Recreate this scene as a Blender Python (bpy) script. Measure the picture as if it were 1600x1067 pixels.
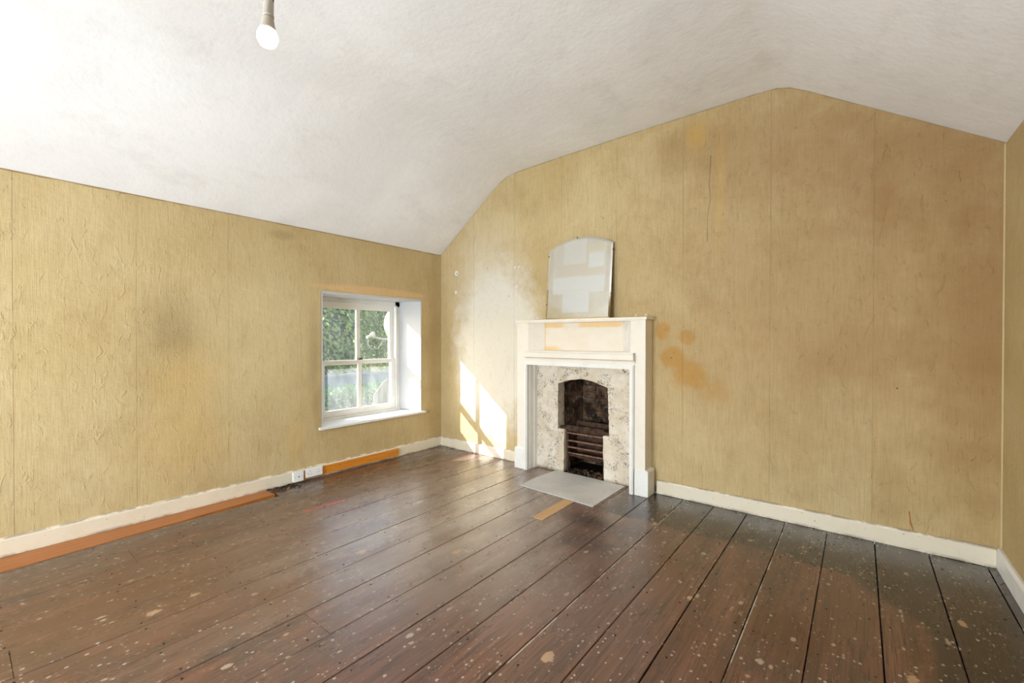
import bpy, bmesh, math, random
from mathutils import Vector, Matrix, noise
from mathutils.geometry import tessellate_polygon
random.seed(7)
for o in list(bpy.data.objects): bpy.data.objects.remove(o, do_unlink=True)
S = bpy.context.scene
COL = S.collection
PI = math.pi

# ------------------------------------------------------------------ camera
YAW, PITCH, ROLL, F = 0.6674, -0.0076, 0.0013, 689.34
fw = Vector((-math.sin(YAW)*math.cos(PITCH), math.cos(YAW)*math.cos(PITCH), math.sin(PITCH)))
rt = Vector((math.cos(YAW), math.sin(YAW), 0)); up = rt.cross(fw)
r2 = math.cos(ROLL)*rt + math.sin(ROLL)*up; u2 = -math.sin(ROLL)*rt + math.cos(ROLL)*up
cam = bpy.data.cameras.new('camera'); camo = bpy.data.objects.new('camera', cam); COL.objects.link(camo)
camo.matrix_world = Matrix(((r2.x, u2.x, -fw.x, 3.841), (r2.y, u2.y, -fw.y, -3.534), (r2.z, u2.z, -fw.z, 1.25), (0, 0, 0, 1)))
cam.sensor_width = 36; cam.lens = F/1600*36; cam.clip_start = .05; cam.clip_end = 200
S.camera = camo

# ------------------------------------------------------------------ light
W_SKY, W_SUN, EXPO = .5, 13.0, 0.22
S.view_settings.view_transform = 'Standard'; S.view_settings.look = 'None'
S.view_settings.gamma = 1; S.view_settings.use_curve_mapping = False; S.view_settings.exposure = EXPO
wd = bpy.data.worlds.new('sky'); S.world = wd; wd.use_nodes = True
nt = wd.node_tree; nt.nodes.clear()
sk = nt.nodes.new('ShaderNodeTexSky'); sk.sky_type = 'NISHITA'; sk.sun_disc = False
sk.sun_elevation = math.radians(31); sk.sun_rotation = math.radians(226); sk.air_density = 1.0; sk.dust_density = 2.0
bg = nt.nodes.new('ShaderNodeBackground'); bg.inputs[1].default_value = W_SKY
ow = nt.nodes.new('ShaderNodeOutputWorld'); nt.links.new(sk.outputs[0], bg.inputs[0]); nt.links.new(bg.outputs[0], ow.inputs[0])
sun = bpy.data.lights.new('sun', 'SUN'); sun.energy = W_SUN; sun.angle = math.radians(.53); sun.color = (1, .98, .95)
so = bpy.data.objects.new('sun', sun); COL.objects.link(so)
SUND = Vector((1, .95, -.82)).normalized()
so.rotation_euler = SUND.to_track_quat('-Z', 'Y').to_euler(); so.location = (-8, -8, 8)
def area(name, loc, direction, sx, sy, power, color):
    l = bpy.data.lights.new(name, 'AREA'); l.shape = 'RECTANGLE'; l.size = sx; l.size_y = sy; l.energy = power; l.color = color
    o = bpy.data.objects.new(name, l); COL.objects.link(o); o.location = loc
    o.rotation_euler = Vector(direction).to_track_quat('-Z', 'Z').to_euler(); return o
# fill light added behind the camera, outside the added rear window
area('rear_fill_light', (2.2, -5.75, 1.25), (0, 1, .14), 2.3, 1.3, 470, (.86, .92, 1))
#area('daylight_side_window', (-.62, -.92, 1.12), (1, .05, .1), 1.0, 1.25, 36, (.93, .97, 1))

# ------------------------------------------------------------------ node helper
class NB:
    def __init__(s, name, rough=.6, spec=.3):
        s.m = bpy.data.materials.new(name); s.m.use_nodes = True; s.t = s.m.node_tree; s.t.nodes.clear()
        s.out = s.t.nodes.new('ShaderNodeOutputMaterial'); s.b = s.t.nodes.new('ShaderNodeBsdfPrincipled')
        s.t.links.new(s.b.outputs[0], s.out.inputs[0])
        s.b.inputs['Roughness'].default_value = rough; s.b.inputs['Specular IOR Level'].default_value = spec
        g = s.t.nodes.new('ShaderNodeNewGeometry'); s.pos = g.outputs['Position']; s.geo = g
    def put(s, i, v):
        if isinstance(v, bpy.types.NodeSocket): s.t.links.new(v, i)
        elif isinstance(v, (tuple, list)): i.default_value = (*v, 1) if (len(v) == 3 and i.type == 'RGBA') else v
        else: i.default_value = v
    def math(s, op, a, b=0, c=0, clamp=False):
        n = s.t.nodes.new('ShaderNodeMath'); n.operation = op; n.use_clamp = clamp
        s.put(n.inputs[0], a); s.put(n.inputs[1], b); s.put(n.inputs[2], c); return n.outputs[0]
    def vec(s, v, sc=(1, 1, 1), off=(0, 0, 0)):
        n = s.t.nodes.new('ShaderNodeVectorMath'); n.operation = 'MULTIPLY_ADD'
        s.put(n.inputs[0], v); n.inputs[1].default_value = sc; s.put(n.inputs[2], off); return n.outputs[0]
    def noise(s, scale=5, detail=4, rough=.55, v=None, sc=(1, 1, 1), off=(0, 0, 0), dist=0):
        n = s.t.nodes.new('ShaderNodeTexNoise'); n.inputs['Scale'].default_value = scale
        n.inputs['Detail'].default_value = detail; n.inputs['Roughness'].default_value = rough; n.inputs['Distortion'].default_value = dist
        s.put(n.inputs['Vector'], s.vec(v or s.pos, sc, off)); return n.outputs[0]
    def ramp(s, v, lo, hi, a=0., b=1.):
        n = s.t.nodes.new('ShaderNodeMapRange'); n.interpolation_type = 'SMOOTHSTEP'
        s.put(n.inputs[0], v); n.inputs[1].default_value = lo; n.inputs[2].default_value = hi
        n.inputs[3].default_value = a; n.inputs[4].default_value = b; return n.outputs[0]
    def mix(s, f, a, b, mode='MIX'):
        n = s.t.nodes.new('ShaderNodeMix'); n.data_type = 'RGBA'; n.blend_type = mode
        s.put(n.inputs[0], f); s.put(n.inputs[6], a); s.put(n.inputs[7], b); return n.outputs[2]
    def xyz(s, v=None):
        n = s.t.nodes.new('ShaderNodeSeparateXYZ'); s.put(n.inputs[0], v or s.pos); return n.outputs
    def bump(s, h, st=.3, dist=.01):
        n = s.t.nodes.new('ShaderNodeBump'); n.inputs['Strength'].default_value = st; n.inputs['Distance'].default_value = dist
        s.put(n.inputs['Height'], h); s.t.links.new(n.outputs[0], s.b.inputs['Normal']); return n
    def col(s, c): s.put(s.b.inputs['Base Color'], c); return s
    def rnd(s):
        n = s.t.nodes.new('ShaderNodeObjectInfo'); return n.outputs['Random']
    def objco(s):
        n = s.t.nodes.new('ShaderNodeTexCoord'); return n.outputs['Object']
    def blob(s, u, v, cu, cv, ru, rv, soft=.3, wob=None):
        # 1 inside an ellipse on the wall (a stain or painted-in light)
        a = s.math('DIVIDE', s.math('SUBTRACT', u, cu), ru); b = s.math('DIVIDE', s.math('SUBTRACT', v, cv), rv)
        d = s.math('SQRT', s.math('ADD', s.math('MULTIPLY', a, a), s.math('MULTIPLY', b, b)))
        if wob is not None: d = s.math('ADD', d, wob)
        return s.ramp(d, 1-soft, 1+soft*.3, 1, 0)
def srgb(r, g, b):
    f = lambda c: ((c/255+.055)/1.055)**2.4 if c > 10 else c/255/12.92
    return (f(r), f(g), f(b))

def wallpaper(name, kind):
    n = NB(name, .75, .25); X, Y, Z = n.xyz()
    U = X if kind == 'back' else Y
    # ribbed textile weave, lumps of old paste, faded yellow-ochre
    base = n.mix(n.ramp(n.noise(1.1, 5, .6), .3, .7), srgb(193, 170, 124), srgb(207, 187, 145))
    base = n.mix(n.ramp(n.noise(3.5, 6, .65, off=(3, 3, 3)), .45, .75, 0, .5), base, srgb(172, 146, 102))
    base = n.mix(n.ramp(n.noise(9, 6, .7, off=(8, 1, 3)), .5, .8, 0, .35), base, srgb(208, 190, 146))
    sc = (1, 1, .05) if kind == 'back' else (1, 1, .05)
    fib = n.noise(170, 3, .6, sc=sc)
    base = n.mix(n.ramp(fib, .35, .7, 0, .3), base, srgb(156, 130, 86))
    hor = n.noise(200, 2, .5, sc=(.12, .12, 1))
    base = n.mix(n.ramp(hor, .45, .75, 0, .15), base, srgb(236, 216, 165))
    # drops differ a little
    base = n.mix(n.math('MULTIPLY', n.rnd(), .18), base, srgb(186, 156, 92))
    wob = n.math('MULTIPLY', n.math('SUBTRACT', n.noise(6, 4, .6), .5), .7)
    st = []
    if kind == 'back':
        for c in [(2.60, 1.31, .068, .085, .9), (2.785, 1.255, .068, .066, .85), (2.68, 1.10, .115, .095, .95), (2.80, .98, .13, .12, .85), (2.86, .94, .10, .10, .75),
                  (2.97, .87, .13, .085, .45), (3.0, .84, .14, .10, .3), (2.72, .93, .09, .12, .4)]:
            st.append((c, srgb(190, 148, 82)))
        # dimmer light towards the right corner painted in, some damp, ochre tide marks
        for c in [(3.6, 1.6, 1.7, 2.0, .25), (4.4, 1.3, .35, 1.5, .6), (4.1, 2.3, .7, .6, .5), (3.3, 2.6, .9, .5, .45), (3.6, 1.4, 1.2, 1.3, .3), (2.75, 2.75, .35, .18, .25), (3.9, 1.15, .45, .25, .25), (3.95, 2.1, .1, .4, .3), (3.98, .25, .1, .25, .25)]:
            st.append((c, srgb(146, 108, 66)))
        for c in [(2.85, 2.8, .1, .14, .4), (3.02, 2.35, .05, .5, .2)]: st.append((c, srgb(206, 164, 76)))
        # bleached area beside the chimney piece, with bounced sun glow painted in
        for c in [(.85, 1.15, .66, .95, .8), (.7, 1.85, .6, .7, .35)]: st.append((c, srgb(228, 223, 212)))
    elif kind == 'left':
        for c in [(-2.56, 1.32, .22, .3, .45), (-2.7, .98, .16, .25, .25), (-1.80, 2.12, .14, .05, .45), (-1.53, 1.1, .07, .5, .5), (-1.50, .62, .05, .2, .4), (-.12, 1.1, .1, 1.3, .3)]:
            st.append((c, srgb(140, 122, 84)))
        for c in [(-2.5, .9, .35, .35, .25), (-2.5, .45, .4, .3, .25), (-1.7, .35, .1, .3, .3)]: st.append((c, srgb(206, 164, 84)))
        for c in [(-.9, 1.72, .72, .045, .8), (-.25, 1.5, .12, .3, .2)]: st.append((c, srgb(222, 184, 134)))
        for c in [(-1.9, 1.2, .5, .9, .35)]: st.append((c, srgb(216, 200, 156)))
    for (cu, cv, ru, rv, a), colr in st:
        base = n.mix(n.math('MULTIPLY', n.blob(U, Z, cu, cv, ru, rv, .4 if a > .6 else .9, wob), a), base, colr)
    n.col(base)
    lump = n.noise(5, 5, .6, off=(1, 2, 3))
    lump2 = n.noise(22, 4, .6, sc=(1, 1, .45), dist=1.2)
    wr = n.ramp(lump2, .56, .72)
    h = n.math('ADD', n.math('MULTIPLY', lump, 1.6), n.math('MULTIPLY', wr, .45))
    h = n.math('ADD', h, n.math('MULTIPLY', fib, .22)); h = n.math('ADD', h, n.math('MULTIPLY', hor, .06))
    n.bump(h, .62 if kind == 'back' else .55, .013)
    return n.m

def paint(name, c, dirt=srgb(190, 170, 135), amt=.35, rough=.45, chips=0., bumpst=.15):
    n = NB(name, rough, .4)
    b = n.mix(n.ramp(n.noise(7, 5, .65), .45, .8, 0, amt), c, dirt)
    b = n.mix(n.ramp(n.noise(40, 4, .6), .5, .8, 0, amt*.5), b, dirt)
    if chips:
        b = n.mix(n.ramp(n.noise(55, 4, .7, off=(5, 5, 5)), .70-chips, .72-chips, 0, .9), b, srgb(96, 80, 62))
    n.col(b); n.bump(n.noise(60, 4, .6), bumpst, .004); return n.m

M = {}
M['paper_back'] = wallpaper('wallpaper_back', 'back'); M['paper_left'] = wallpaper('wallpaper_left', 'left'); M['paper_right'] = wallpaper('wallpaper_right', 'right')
M['plaster'] = paint('old_plaster', srgb(150, 126, 84), srgb(120, 98, 62))
M['white'] = paint('white_gloss', srgb(236, 234, 230), srgb(205, 195, 180), .3, .38)
M['reveal'] = paint('white_reveal', srgb(200, 200, 202), srgb(188, 182, 174), .3, .7)
M['cream'] = paint('cream_skirting', srgb(228, 217, 196), srgb(206, 190, 162), .35, .45, .02)
_c = M['cream']; _t = _c.node_tree; _p = [q for q in _t.nodes if q.type == 'BSDF_PRINCIPLED'][0]
n = NB.__new__(NB); n.m, n.t, n.b = _c, _t, _p; n.pos = [q for q in _t.nodes if q.type == 'NEW_GEOMETRY'][0].outputs['Position']
_l = _p.inputs['Base Color'].links[0].from_socket; Z_ = n.xyz()[2]
_e = n.math('MULTIPLY', n.ramp(Z_, .096, .103), n.ramp(n.noise(9, 5, .7, off=(1, 1, 1)), .42, .56))  # chips with a dark shadow gap painted along the top edge
_f = n.math('MULTIPLY', n.ramp(Z_, .022, .004), n.ramp(n.noise(7, 5, .7, off=(6, 1, 1)), .4, .6))
n.col(n.mix(n.math('MULTIPLY', n.math('MAXIMUM', _e, _f), .5), _l, srgb(92, 74, 52)))
M['surround'] = paint('surround_paint', srgb(236, 228, 216), srgb(222, 202, 166), .4, .5)
M['bead'] = paint('yellowed_bead', srgb(206, 186, 140), srgb(180, 156, 108))
M['dark'] = paint('dark_gap', srgb(30, 24, 20), srgb(50, 40, 32), .5, .9)

n = NB('ceiling_plaster', .85, .15)
b = n.mix(n.ramp(n.noise(1.3, 4, .6), .35, .7), srgb(238, 238, 240), srgb(246, 246, 248))
b = n.mix(n.ramp(n.noise(4, 5, .65, sc=(1, .5, 1)), .5, .8, 0, .4), b, srgb(214, 211, 208))
b = n.mix(n.ramp(n.noise(25, 4, .6), .5, .8, 0, .15), b, srgb(214, 200, 190))
n.col(b)
h = n.math('ADD', n.math('MULTIPLY', n.noise(3.5, 5, .55), 2.2), n.math('MULTIPLY', n.noise(45, 5, .65), .25))
n.bump(h, .45, .012); M['ceiling'] = n.m

# floor boards: worn dark varnish, paint splashes, black-stained border along the walls
def board_mat(name, tint=0):
    n = NB(name, .4, .9); X, Y, Z = n.xyz(); r = n.rnd()
    cv = n.t.nodes.new('ShaderNodeCombineXYZ'); n.put(cv.inputs[0], n.math('MULTIPLY', r, 37)); n.put(cv.inputs[1], n.math('MULTIPLY', r, 11)); off = cv.outputs[0]
    grain = n.noise(1, 6, .65, sc=(110, 2.6, 1), off=off, dist=1.2)
    broad = n.noise(1, 5, .6, sc=(9, .9, 1), off=off)
    b = n.mix(n.ramp(broad, .3, .7), srgb(94, 58, 45), srgb(128, 84, 66))
    b = n.mix(n.math('MULTIPLY', r, .3), b, srgb(92, 78, 64))
    b = n.mix(n.ramp(grain, .42, .66, 0, .85), b, srgb(52, 34, 28))
    b = n.mix(n.ramp(n.noise(1, 5, .7, sc=(50, 1.2, 1), off=(4, 9, 0)), .55, .75, 0, .5), b, srgb(140, 106, 76))
    b = n.mix(n.ramp(n.noise(1.6, 5, .65, off=(5, 2, 0)), .52, .68, 0, .6), b, srgb(98, 60, 36))
    b = n.mix(n.ramp(n.noise(2.3, 4, .6, off=(9, 4, 0)), .5, .68, 0, .45), b, srgb(60, 54, 50))
    # trodden, greyed middle and left of the room, with window sheen painted in
    worn = n.blob(X, Y, 1.55, -1.25, 1.25, 1.7, .8, n.math('MULTIPLY', n.math('SUBTRACT', n.noise(1.5, 4, .6), .5), .5))
    b = n.mix(n.math('MULTIPLY', worn, n.ramp(n.noise(2.2, 5, .6, sc=(3, .7, 1)), .3, .7, .4, .85)), b, srgb(168, 151, 138))
    # black-stained border left by a carpet: along the fireplace wall and right wall
    w = n.math('MULTIPLY', n.math('SUBTRACT', n.noise(2.2, 3, .5), .5), .22)
    e1 = n.ramp(n.math('ADD', Y, w), -.62, -.58); e1 = n.math('MULTIPLY', e1, n.ramp(X, 2.25, 2.5))
    e2 = n.ramp(n.math('ADD', X, w), 4.05, 4.09)
    e3 = n.math('MULTIPLY', n.ramp(n.math('ADD', n.math('ADD', X, n.math('MULTIPLY', Y, .9)), w), 3.2, 3.28), n.ramp(X, 3.7, 3.9))
    e = n.math('MULTIPLY', n.math('MAXIMUM', n.math('MAXIMUM', e1, e2), e3), n.ramp(n.noise(8, 4, .7), .2, .6, .62, .9))
    b = n.mix(e, b, srgb(32, 26, 27))
    sb = n.blob(X, Y, 2.45, -.85, .33, .14, .8, w); b = n.mix(n.math('MULTIPLY', sb, .6), b, srgb(46, 30, 26))
    sb = n.blob(X, Y, 2.55, -1.15, .25, .15, .8, w); b = n.mix(n.math('MULTIPLY', sb, .4), b, srgb(48, 40, 38))
    sb = n.blob(X, Y, 3.6, -1.35, .2, .25, .7, w); b = n.mix(n.math('MULTIPLY', sb, .5), b, srgb(72, 38, 18))
    lf = n.ramp(n.math('ADD', X, w), .62, .3); b = n.mix(n.math('MULTIPLY', lf, .45), b, srgb(78, 66, 54))
    ob = n.blob(X, Y, 1.15, -3.0, .55, .9, .8, w); b = n.mix(n.math('MULTIPLY', ob, .45), b, srgb(104, 68, 40))
    # red chalk mark
    rl = n.math('MULTIPLY', n.ramp(n.math('ABSOLUTE', n.math('SUBTRACT', X, n.math('ADD', .708, n.math('MULTIPLY', n.noise(9, 2), .012)))), .03, .012), n.math('MULTIPLY', n.ramp(Y, -2.0, -1.97), n.ramp(Y, -1.6, -1.68)))
    b = n.mix(n.math('MULTIPLY', rl, n.ramp(grain, .3, .6, .9, .4)), b, srgb(206, 84, 70))
    # splashes and specks of paint
    def specks(scale, thr, soft, a, c, o, sc=(1, .8, 1), gate=None):
        v = n.t.nodes.new('ShaderNodeTexVoronoi'); v.inputs['Scale'].default_value = scale; v.inputs['Randomness'].default_value = 1
        n.put(v.inputs['Vector'], n.vec(n.pos, sc, o))
        wobb = n.math('MULTIPLY', n.math('SUBTRACT', n.noise(34, 4, .7), .5), .34)
        cs = n.xyz(v.outputs['Color'])
        size = n.math('MULTIPLY', n.math('POWER', cs[0], 3), thr)
        k = n.ramp(n.math('SUBTRACT', n.math('ADD', v.outputs['Distance'], wobb), size), 0, soft, 1, 0)
        k = n.math('MULTIPLY', k, n.math('GREATER_THAN', cs[1], gate or .5))
        return k, a, c
    for k, a, c in (specks(9, .18, .06, .8, srgb(186, 152, 120), (0, 0, 0), (1, .6, 1), .66), specks(22, .24, .07, .75, srgb(180, 162, 140), (3, 1, 0), (1, .6, 1), .58), specks(60, .34, .1, .8, srgb(182, 172, 158), (1, 7, 0), gate=.5)):
        b = n.mix(n.math('MULTIPLY', k, a), b, c)
    scuff = n.math('MULTIPLY', n.ramp(n.noise(90, 3, .7, sc=(1, .35, 1)), .62, .68), n.ramp(n.noise(1.7, 3, .6, off=(2, 2, 2)), .5, .65))
    b = n.mix(n.math('MULTIPLY', scuff, .7), b, srgb(186, 178, 166))
    # light filler left in some joints
    for sx, wd_ in ((2.543, .0), (2.777, .006), (2.995, .0), (3.452, .006), (3.218, .0)):
        if not wd_: continue
        f = n.ramp(n.math('ABSOLUTE', n.math('SUBTRACT', X, sx+.003)), .0035, .006, 1, 0)
        f = n.math('MULTIPLY', f, n.ramp(n.noise(5, 4, .7, off=(sx, 0, 0)), .42, .55)); b = n.mix(n.math('MULTIPLY', f, .8), b, srgb(196, 186, 170))
    n.col(b)
    n.put(n.b.inputs['Roughness'], n.ramp(n.noise(3, 5, .65, sc=(2, .6, 1), off=(7, 7, 7)), .3, .7, .2, .36))
    n.b.inputs['Coat Weight'].default_value = .3; n.b.inputs['Coat Roughness'].default_value = .28
    n.bump(n.math('ADD', n.math('MULTIPLY', grain, .7), n.noise(12, 4, .6, sc=(1, .3, 1))), .35, .004)
    return n.m
M['board'] = board_mat('floorboards')
def timber(name, c1, c2, rough=.4):
    n = NB(name, rough, .4)
    g = n.noise(1, 5, .6, sc=(60, 2.5, 60), dist=1.0)
    n.col(n.mix(n.ramp(g, .3, .7), c1, c2)); n.bump(g, .1, .003); return n.m
M['orange_board'] = timber('orange_plywood', srgb(180, 112, 52), srgb(160, 94, 40))
M['pine'] = timber('varnished_pine', srgb(224, 146, 52), srgb(204, 124, 36), .3)
M['new_pine'] = timber('new_pine', srgb(214, 176, 130), srgb(196, 154, 108), .6)
M['plastic'] = paint('white_plastic', srgb(240, 240, 240), srgb(225, 222, 216), .15, .3)
n = NB('black_plastic', .5); n.col(srgb(20, 20, 22)); M['black'] = n.m

# flaking limewash on the chimney plaster
n = NB('flaking_limewash', .85, .15)
b = n.mix(n.ramp(n.noise(5, 5, .6), .3, .7), srgb(226, 216, 200), srgb(206, 190, 168))
b = n.mix(n.ramp(n.noise(14, 5, .7), .5, .75, 0, .5), b, srgb(236, 232, 224))
chip = n.math('MULTIPLY', n.ramp(n.noise(60, 5, .72, dist=1.5), .55, .575), n.ramp(n.noise(7, 3, .6, off=(2.4, 0, 1.1)), .47, .56))
chip = n.math('MAXIMUM', chip, n.ramp(n.noise(120, 3, .7, dist=1), .665, .685))
b = n.mix(n.math('MULTIPLY', chip, .9), b, srgb(58, 44, 36))
X, Y, Z = n.xyz()
b = n.mix(n.ramp(n.math('ADD', Z, n.math('MULTIPLY', n.noise(20, 4, .6), .04)), .05, .02, 0, .6), b, srgb(110, 92, 70))
n.col(b); n.bump(n.math('SUBTRACT', n.noise(20, 5, .6), n.math('MULTIPLY', chip, .6)), .6, .006); M['limewash'] = n.m
# sooty brick
n = NB('sooty_masonry', .9, .1)
b = n.mix(n.ramp(n.noise(9, 5, .65), .35, .7), srgb(44, 34, 28), srgb(112, 88, 70))
b = n.mix(n.ramp(n.noise(16, 5, .7, off=(3, 3, 3)), .55, .7, 0, .6), b, srgb(160, 146, 130))
n.col(b); n.bump(n.noise(30, 5, .7), .8, .01); M['soot'] = n.m
n = NB('black_soot', .95, .05); n.col(n.mix(n.noise(20, 4), srgb(16, 13, 12), srgb(46, 38, 32))); M['black_soot'] = n.m
n = NB('rusty_iron', .7, .4)
b = n.mix(n.ramp(n.noise(40, 5, .65), .35, .65), srgb(96, 62, 46), srgb(148, 112, 92)); n.col(b)
n.b.inputs['Metallic'].default_value = .25; n.bump(n.noise(90, 4), .4, .003); M['rust'] = n.m
n = NB('dark_rust', .8, .3); n.col(n.mix(n.ramp(n.noise(25, 5, .65), .35, .7), srgb(44, 31, 24), srgb(86, 62, 46))); n.bump(n.noise(60, 4), .5, .004); M['dark_rust'] = n.m
n = NB('hearth_concrete', .6, .35)
b = n.mix(n.ramp(n.noise(4, 6, .65), .3, .7), srgb(200, 196, 190), srgb(216, 213, 208))
b = n.mix(n.ramp(n.noise(45, 5, .7), .55, .75, 0, .4), b, srgb(142, 136, 128))
n.col(b); n.bump(n.noise(30, 5, .6), .3, .004); M['hearth'] = n.m
# yellowed patches where trim was removed inside the niche
n = NB('niche_paint', .55, .35); X, Y, Z = n.xyz()
b = n.mix(n.ramp(n.noise(6, 5, .65), .4, .8, 0, .4), srgb(232, 222, 208), srgb(222, 200, 168))
wb = n.math('MULTIPLY', n.math('SUBTRACT', n.noise(14, 3, .6), .5), .03)
top = n.ramp(n.math('ADD', Z, wb), 1.338, 1.358)
gap = n.math('MAXIMUM', n.ramp(X, 1.74, 1.66), n.ramp(X, 1.82, 1.90))
b = n.mix(n.math('MULTIPLY', n.math('MULTIPLY', top, gap), .75), b, srgb(232, 192, 122))
lowl = n.math('MULTIPLY', n.ramp(n.math('ADD', Z, wb), 1.185, 1.155), n.ramp(X, 1.72, 1.60))
b = n.mix(n.math('MULTIPLY', lowl, .7), b, srgb(230, 192, 120))
b = n.mix(n.math('MULTIPLY', n.ramp(X, 1.51, 1.50), .5), b, srgb(222, 184, 110))
n.col(b); M['niche'] = n.m

# glass
def glass(name, dirt):
    m = bpy.data.materials.new(name); m.use_nodes = True; t = m.node_tree; t.nodes.clear()
    o = t.nodes.new('ShaderNodeOutputMaterial'); tr = t.nodes.new('ShaderNodeBsdfTransparent'); tr.inputs[0].default_value = (.96, .98, .97, 1)
    gl = t.nodes.new('ShaderNodeBsdfGlossy'); gl.inputs['Roughness'].default_value = .03
    lw = t.nodes.new('ShaderNodeLayerWeight'); pw = t.nodes.new('ShaderNodeMath'); pw.operation = 'POWER'; pw.inputs[1].default_value = 4; t.links.new(lw.outputs['Facing'], pw.inputs[0])
    fr = t.nodes.new('ShaderNodeMath'); fr.operation = 'MULTIPLY_ADD'; fr.inputs[1].default_value = .5; fr.inputs[2].default_value = .03; t.links.new(pw.outputs[0], fr.inputs[0])
    mx = t.nodes.new('ShaderNodeMixShader'); t.links.new(fr.outputs[0], mx.inputs[0]); t.links.new(tr.outputs[0], mx.inputs[1]); t.links.new(gl.outputs[0], mx.inputs[2])
    df = t.nodes.new('ShaderNodeBsdfTranslucent'); df.inputs[0].default_value = (.85, .9, .92, 1)
    ge = t.nodes.new('ShaderNodeNewGeometry'); nz = t.nodes.new('ShaderNodeTexNoise'); nz.inputs['Scale'].default_value = 4; nz.inputs['Detail'].default_value = 6; nz.inputs['Roughness'].default_value = .7
    mp = t.nodes.new('ShaderNodeMapping'); mp.inputs['Scale'].default_value = (1, 3, .8); t.links.new(ge.outputs['Position'], mp.inputs[0]); t.links.new(mp.outputs[0], nz.inputs['Vector'])
    rp = t.nodes.new('ShaderNodeMapRange'); rp.inputs[1].default_value = .35; rp.inputs[2].default_value = .75; rp.inputs[3].default_value = dirt*.4; rp.inputs[4].default_value = dirt
    t.links.new(nz.outputs[0], rp.inputs[0])
    m2 = t.nodes.new('ShaderNodeMixShader'); t.links.new(rp.outputs[0], m2.inputs[0]); t.links.new(mx.outputs[0], m2.inputs[1]); t.links.new(df.outputs[0], m2.inputs[2]); t.links.new(m2.outputs[0], o.inputs[0])
    return m
M['glass'] = glass('window_glass', .03); M['glass_dirty'] = glass('dirty_window_glass', .09)
# mirror under a diffuse film of beige and pale rectangles
n = NB('old_mirror', .1, .5)
oc = n.xyz(n.objco()); U, V = oc[0], oc[2]
n.b.inputs['Metallic'].default_value = 1; n.col(srgb(225, 226, 222))
def rect(u0, u1, v0, v1):
    s_ = .008
    return n.math('MULTIPLY', n.math('MULTIPLY', n.ramp(U, u0-s_, u0+s_), n.ramp(U, u1-s_, u1+s_, 1, 0)), n.math('MULTIPLY', n.ramp(V, v0-s_, v0+s_), n.ramp(V, v1-s_, v1+s_, 1, 0)))
film = n.t.nodes.new('ShaderNodeBsdfDiffuse'); lt = n.t.nodes.new('ShaderNodeMixShader')
fc = srgb(196, 186, 162); clean = srgb(206, 206, 204)
cc = n.mix(n.ramp(n.noise(9, 4, .6), .3, .7), srgb(200, 190, 168), srgb(188, 176, 150))
for (u0, u1, v0, v1, c) in ((-.27, .27, .27, .74, srgb(206, 200, 186)), (-.26, .26, .235, .385, srgb(216, 217, 216)), (-.15, .12, .06, .24, srgb(214, 216, 217)), (-.22, .17, .40, .50, srgb(204, 190, 164)), (.03, .26, .38, .455, srgb(206, 190, 160)),
                            (.10, .25, .455, .60, srgb(220, 221, 220)), (.08, .27, .58, .66, srgb(212, 200, 170)), (-.16, .07, .50, .76, srgb(216, 212, 204))):
    cc = n.mix(n.math('MULTIPLY', rect(u0, u1, v0, v1), .7), cc, c)
n.put(film.inputs[0], cc); lt.inputs[0].default_value = .55
n.t.links.new(n.b.outputs[0], lt.inputs[1]); n.t.links.new(film.outputs[0], lt.inputs[2]); n.t.links.new(lt.outputs[0], n.out.inputs[0]); M['mirror'] = n.m
n = NB('mirror_bevel', .05); n.b.inputs['Metallic'].default_value = 1; n.col(srgb(236, 234, 228)); M['bevel'] = n.m
n = NB('mirror_back', .8); n.col(srgb(70, 58, 44)); M['mback'] = n.m
def simple(name, c, rough=.5, metal=0, spec=.4, em=None, es=0):
    n = NB(name, rough, spec); n.col(c); n.b.inputs['Metallic'].default_value = metal
    if em: n.put(n.b.inputs['Emission Color'], em); n.b.inputs['Emission Strength'].default_value = es
    return n.m
M['brass'] = simple('aged_metal', srgb(120, 104, 84), .4, .9)
M['bulbglow'] = simple('lit_bulb', (1, .95, .85), .4, em=(1, .86, .62), es=50)
M['bulbbase'] = simple('bulb_collar', srgb(170, 160, 146), .5)
M['holder'] = simple('lamp_holder', srgb(176, 168, 158), .5)
M['cord'] = simple('flex', srgb(60, 50, 44), .6)
M['dish'] = simple('dish_grey', srgb(166, 168, 172), .5)
def leafmat(name, a, b_, c):
    n = NB(name, .5, .3)
    n.col(n.mix(n.ramp(n.noise(9, 4, .6), .3, .7), n.mix(n.ramp(n.noise(1.6, 3, .5, off=(4, 4, 4)), .35, .65), a, b_), c)); n.b.inputs['Roughness'].default_value = .6
    return n.m
M['leaf'] = leafmat('leaves_evergreen', srgb(84, 120, 60), srgb(190, 192, 84), srgb(124, 154, 90))
M['leaf2'] = leafmat('leaves_hedge', srgb(74, 122, 60), srgb(100, 146, 74), srgb(92, 136, 78))
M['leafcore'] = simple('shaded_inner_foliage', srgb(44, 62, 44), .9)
M['render'] = paint('pale_render', srgb(118, 128, 134), srgb(100, 112, 118), .4, .8)
M['shedwood'] = timber('weathered_boarding', srgb(136, 126, 108), srgb(116, 106, 90), .8)
M['ground'] = paint('garden_ground', srgb(110, 118, 80), srgb(90, 84, 66), .5, .9)
M['outer'] = paint('outer_render', srgb(214, 208, 196), srgb(180, 172, 160), .4, .8)

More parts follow.
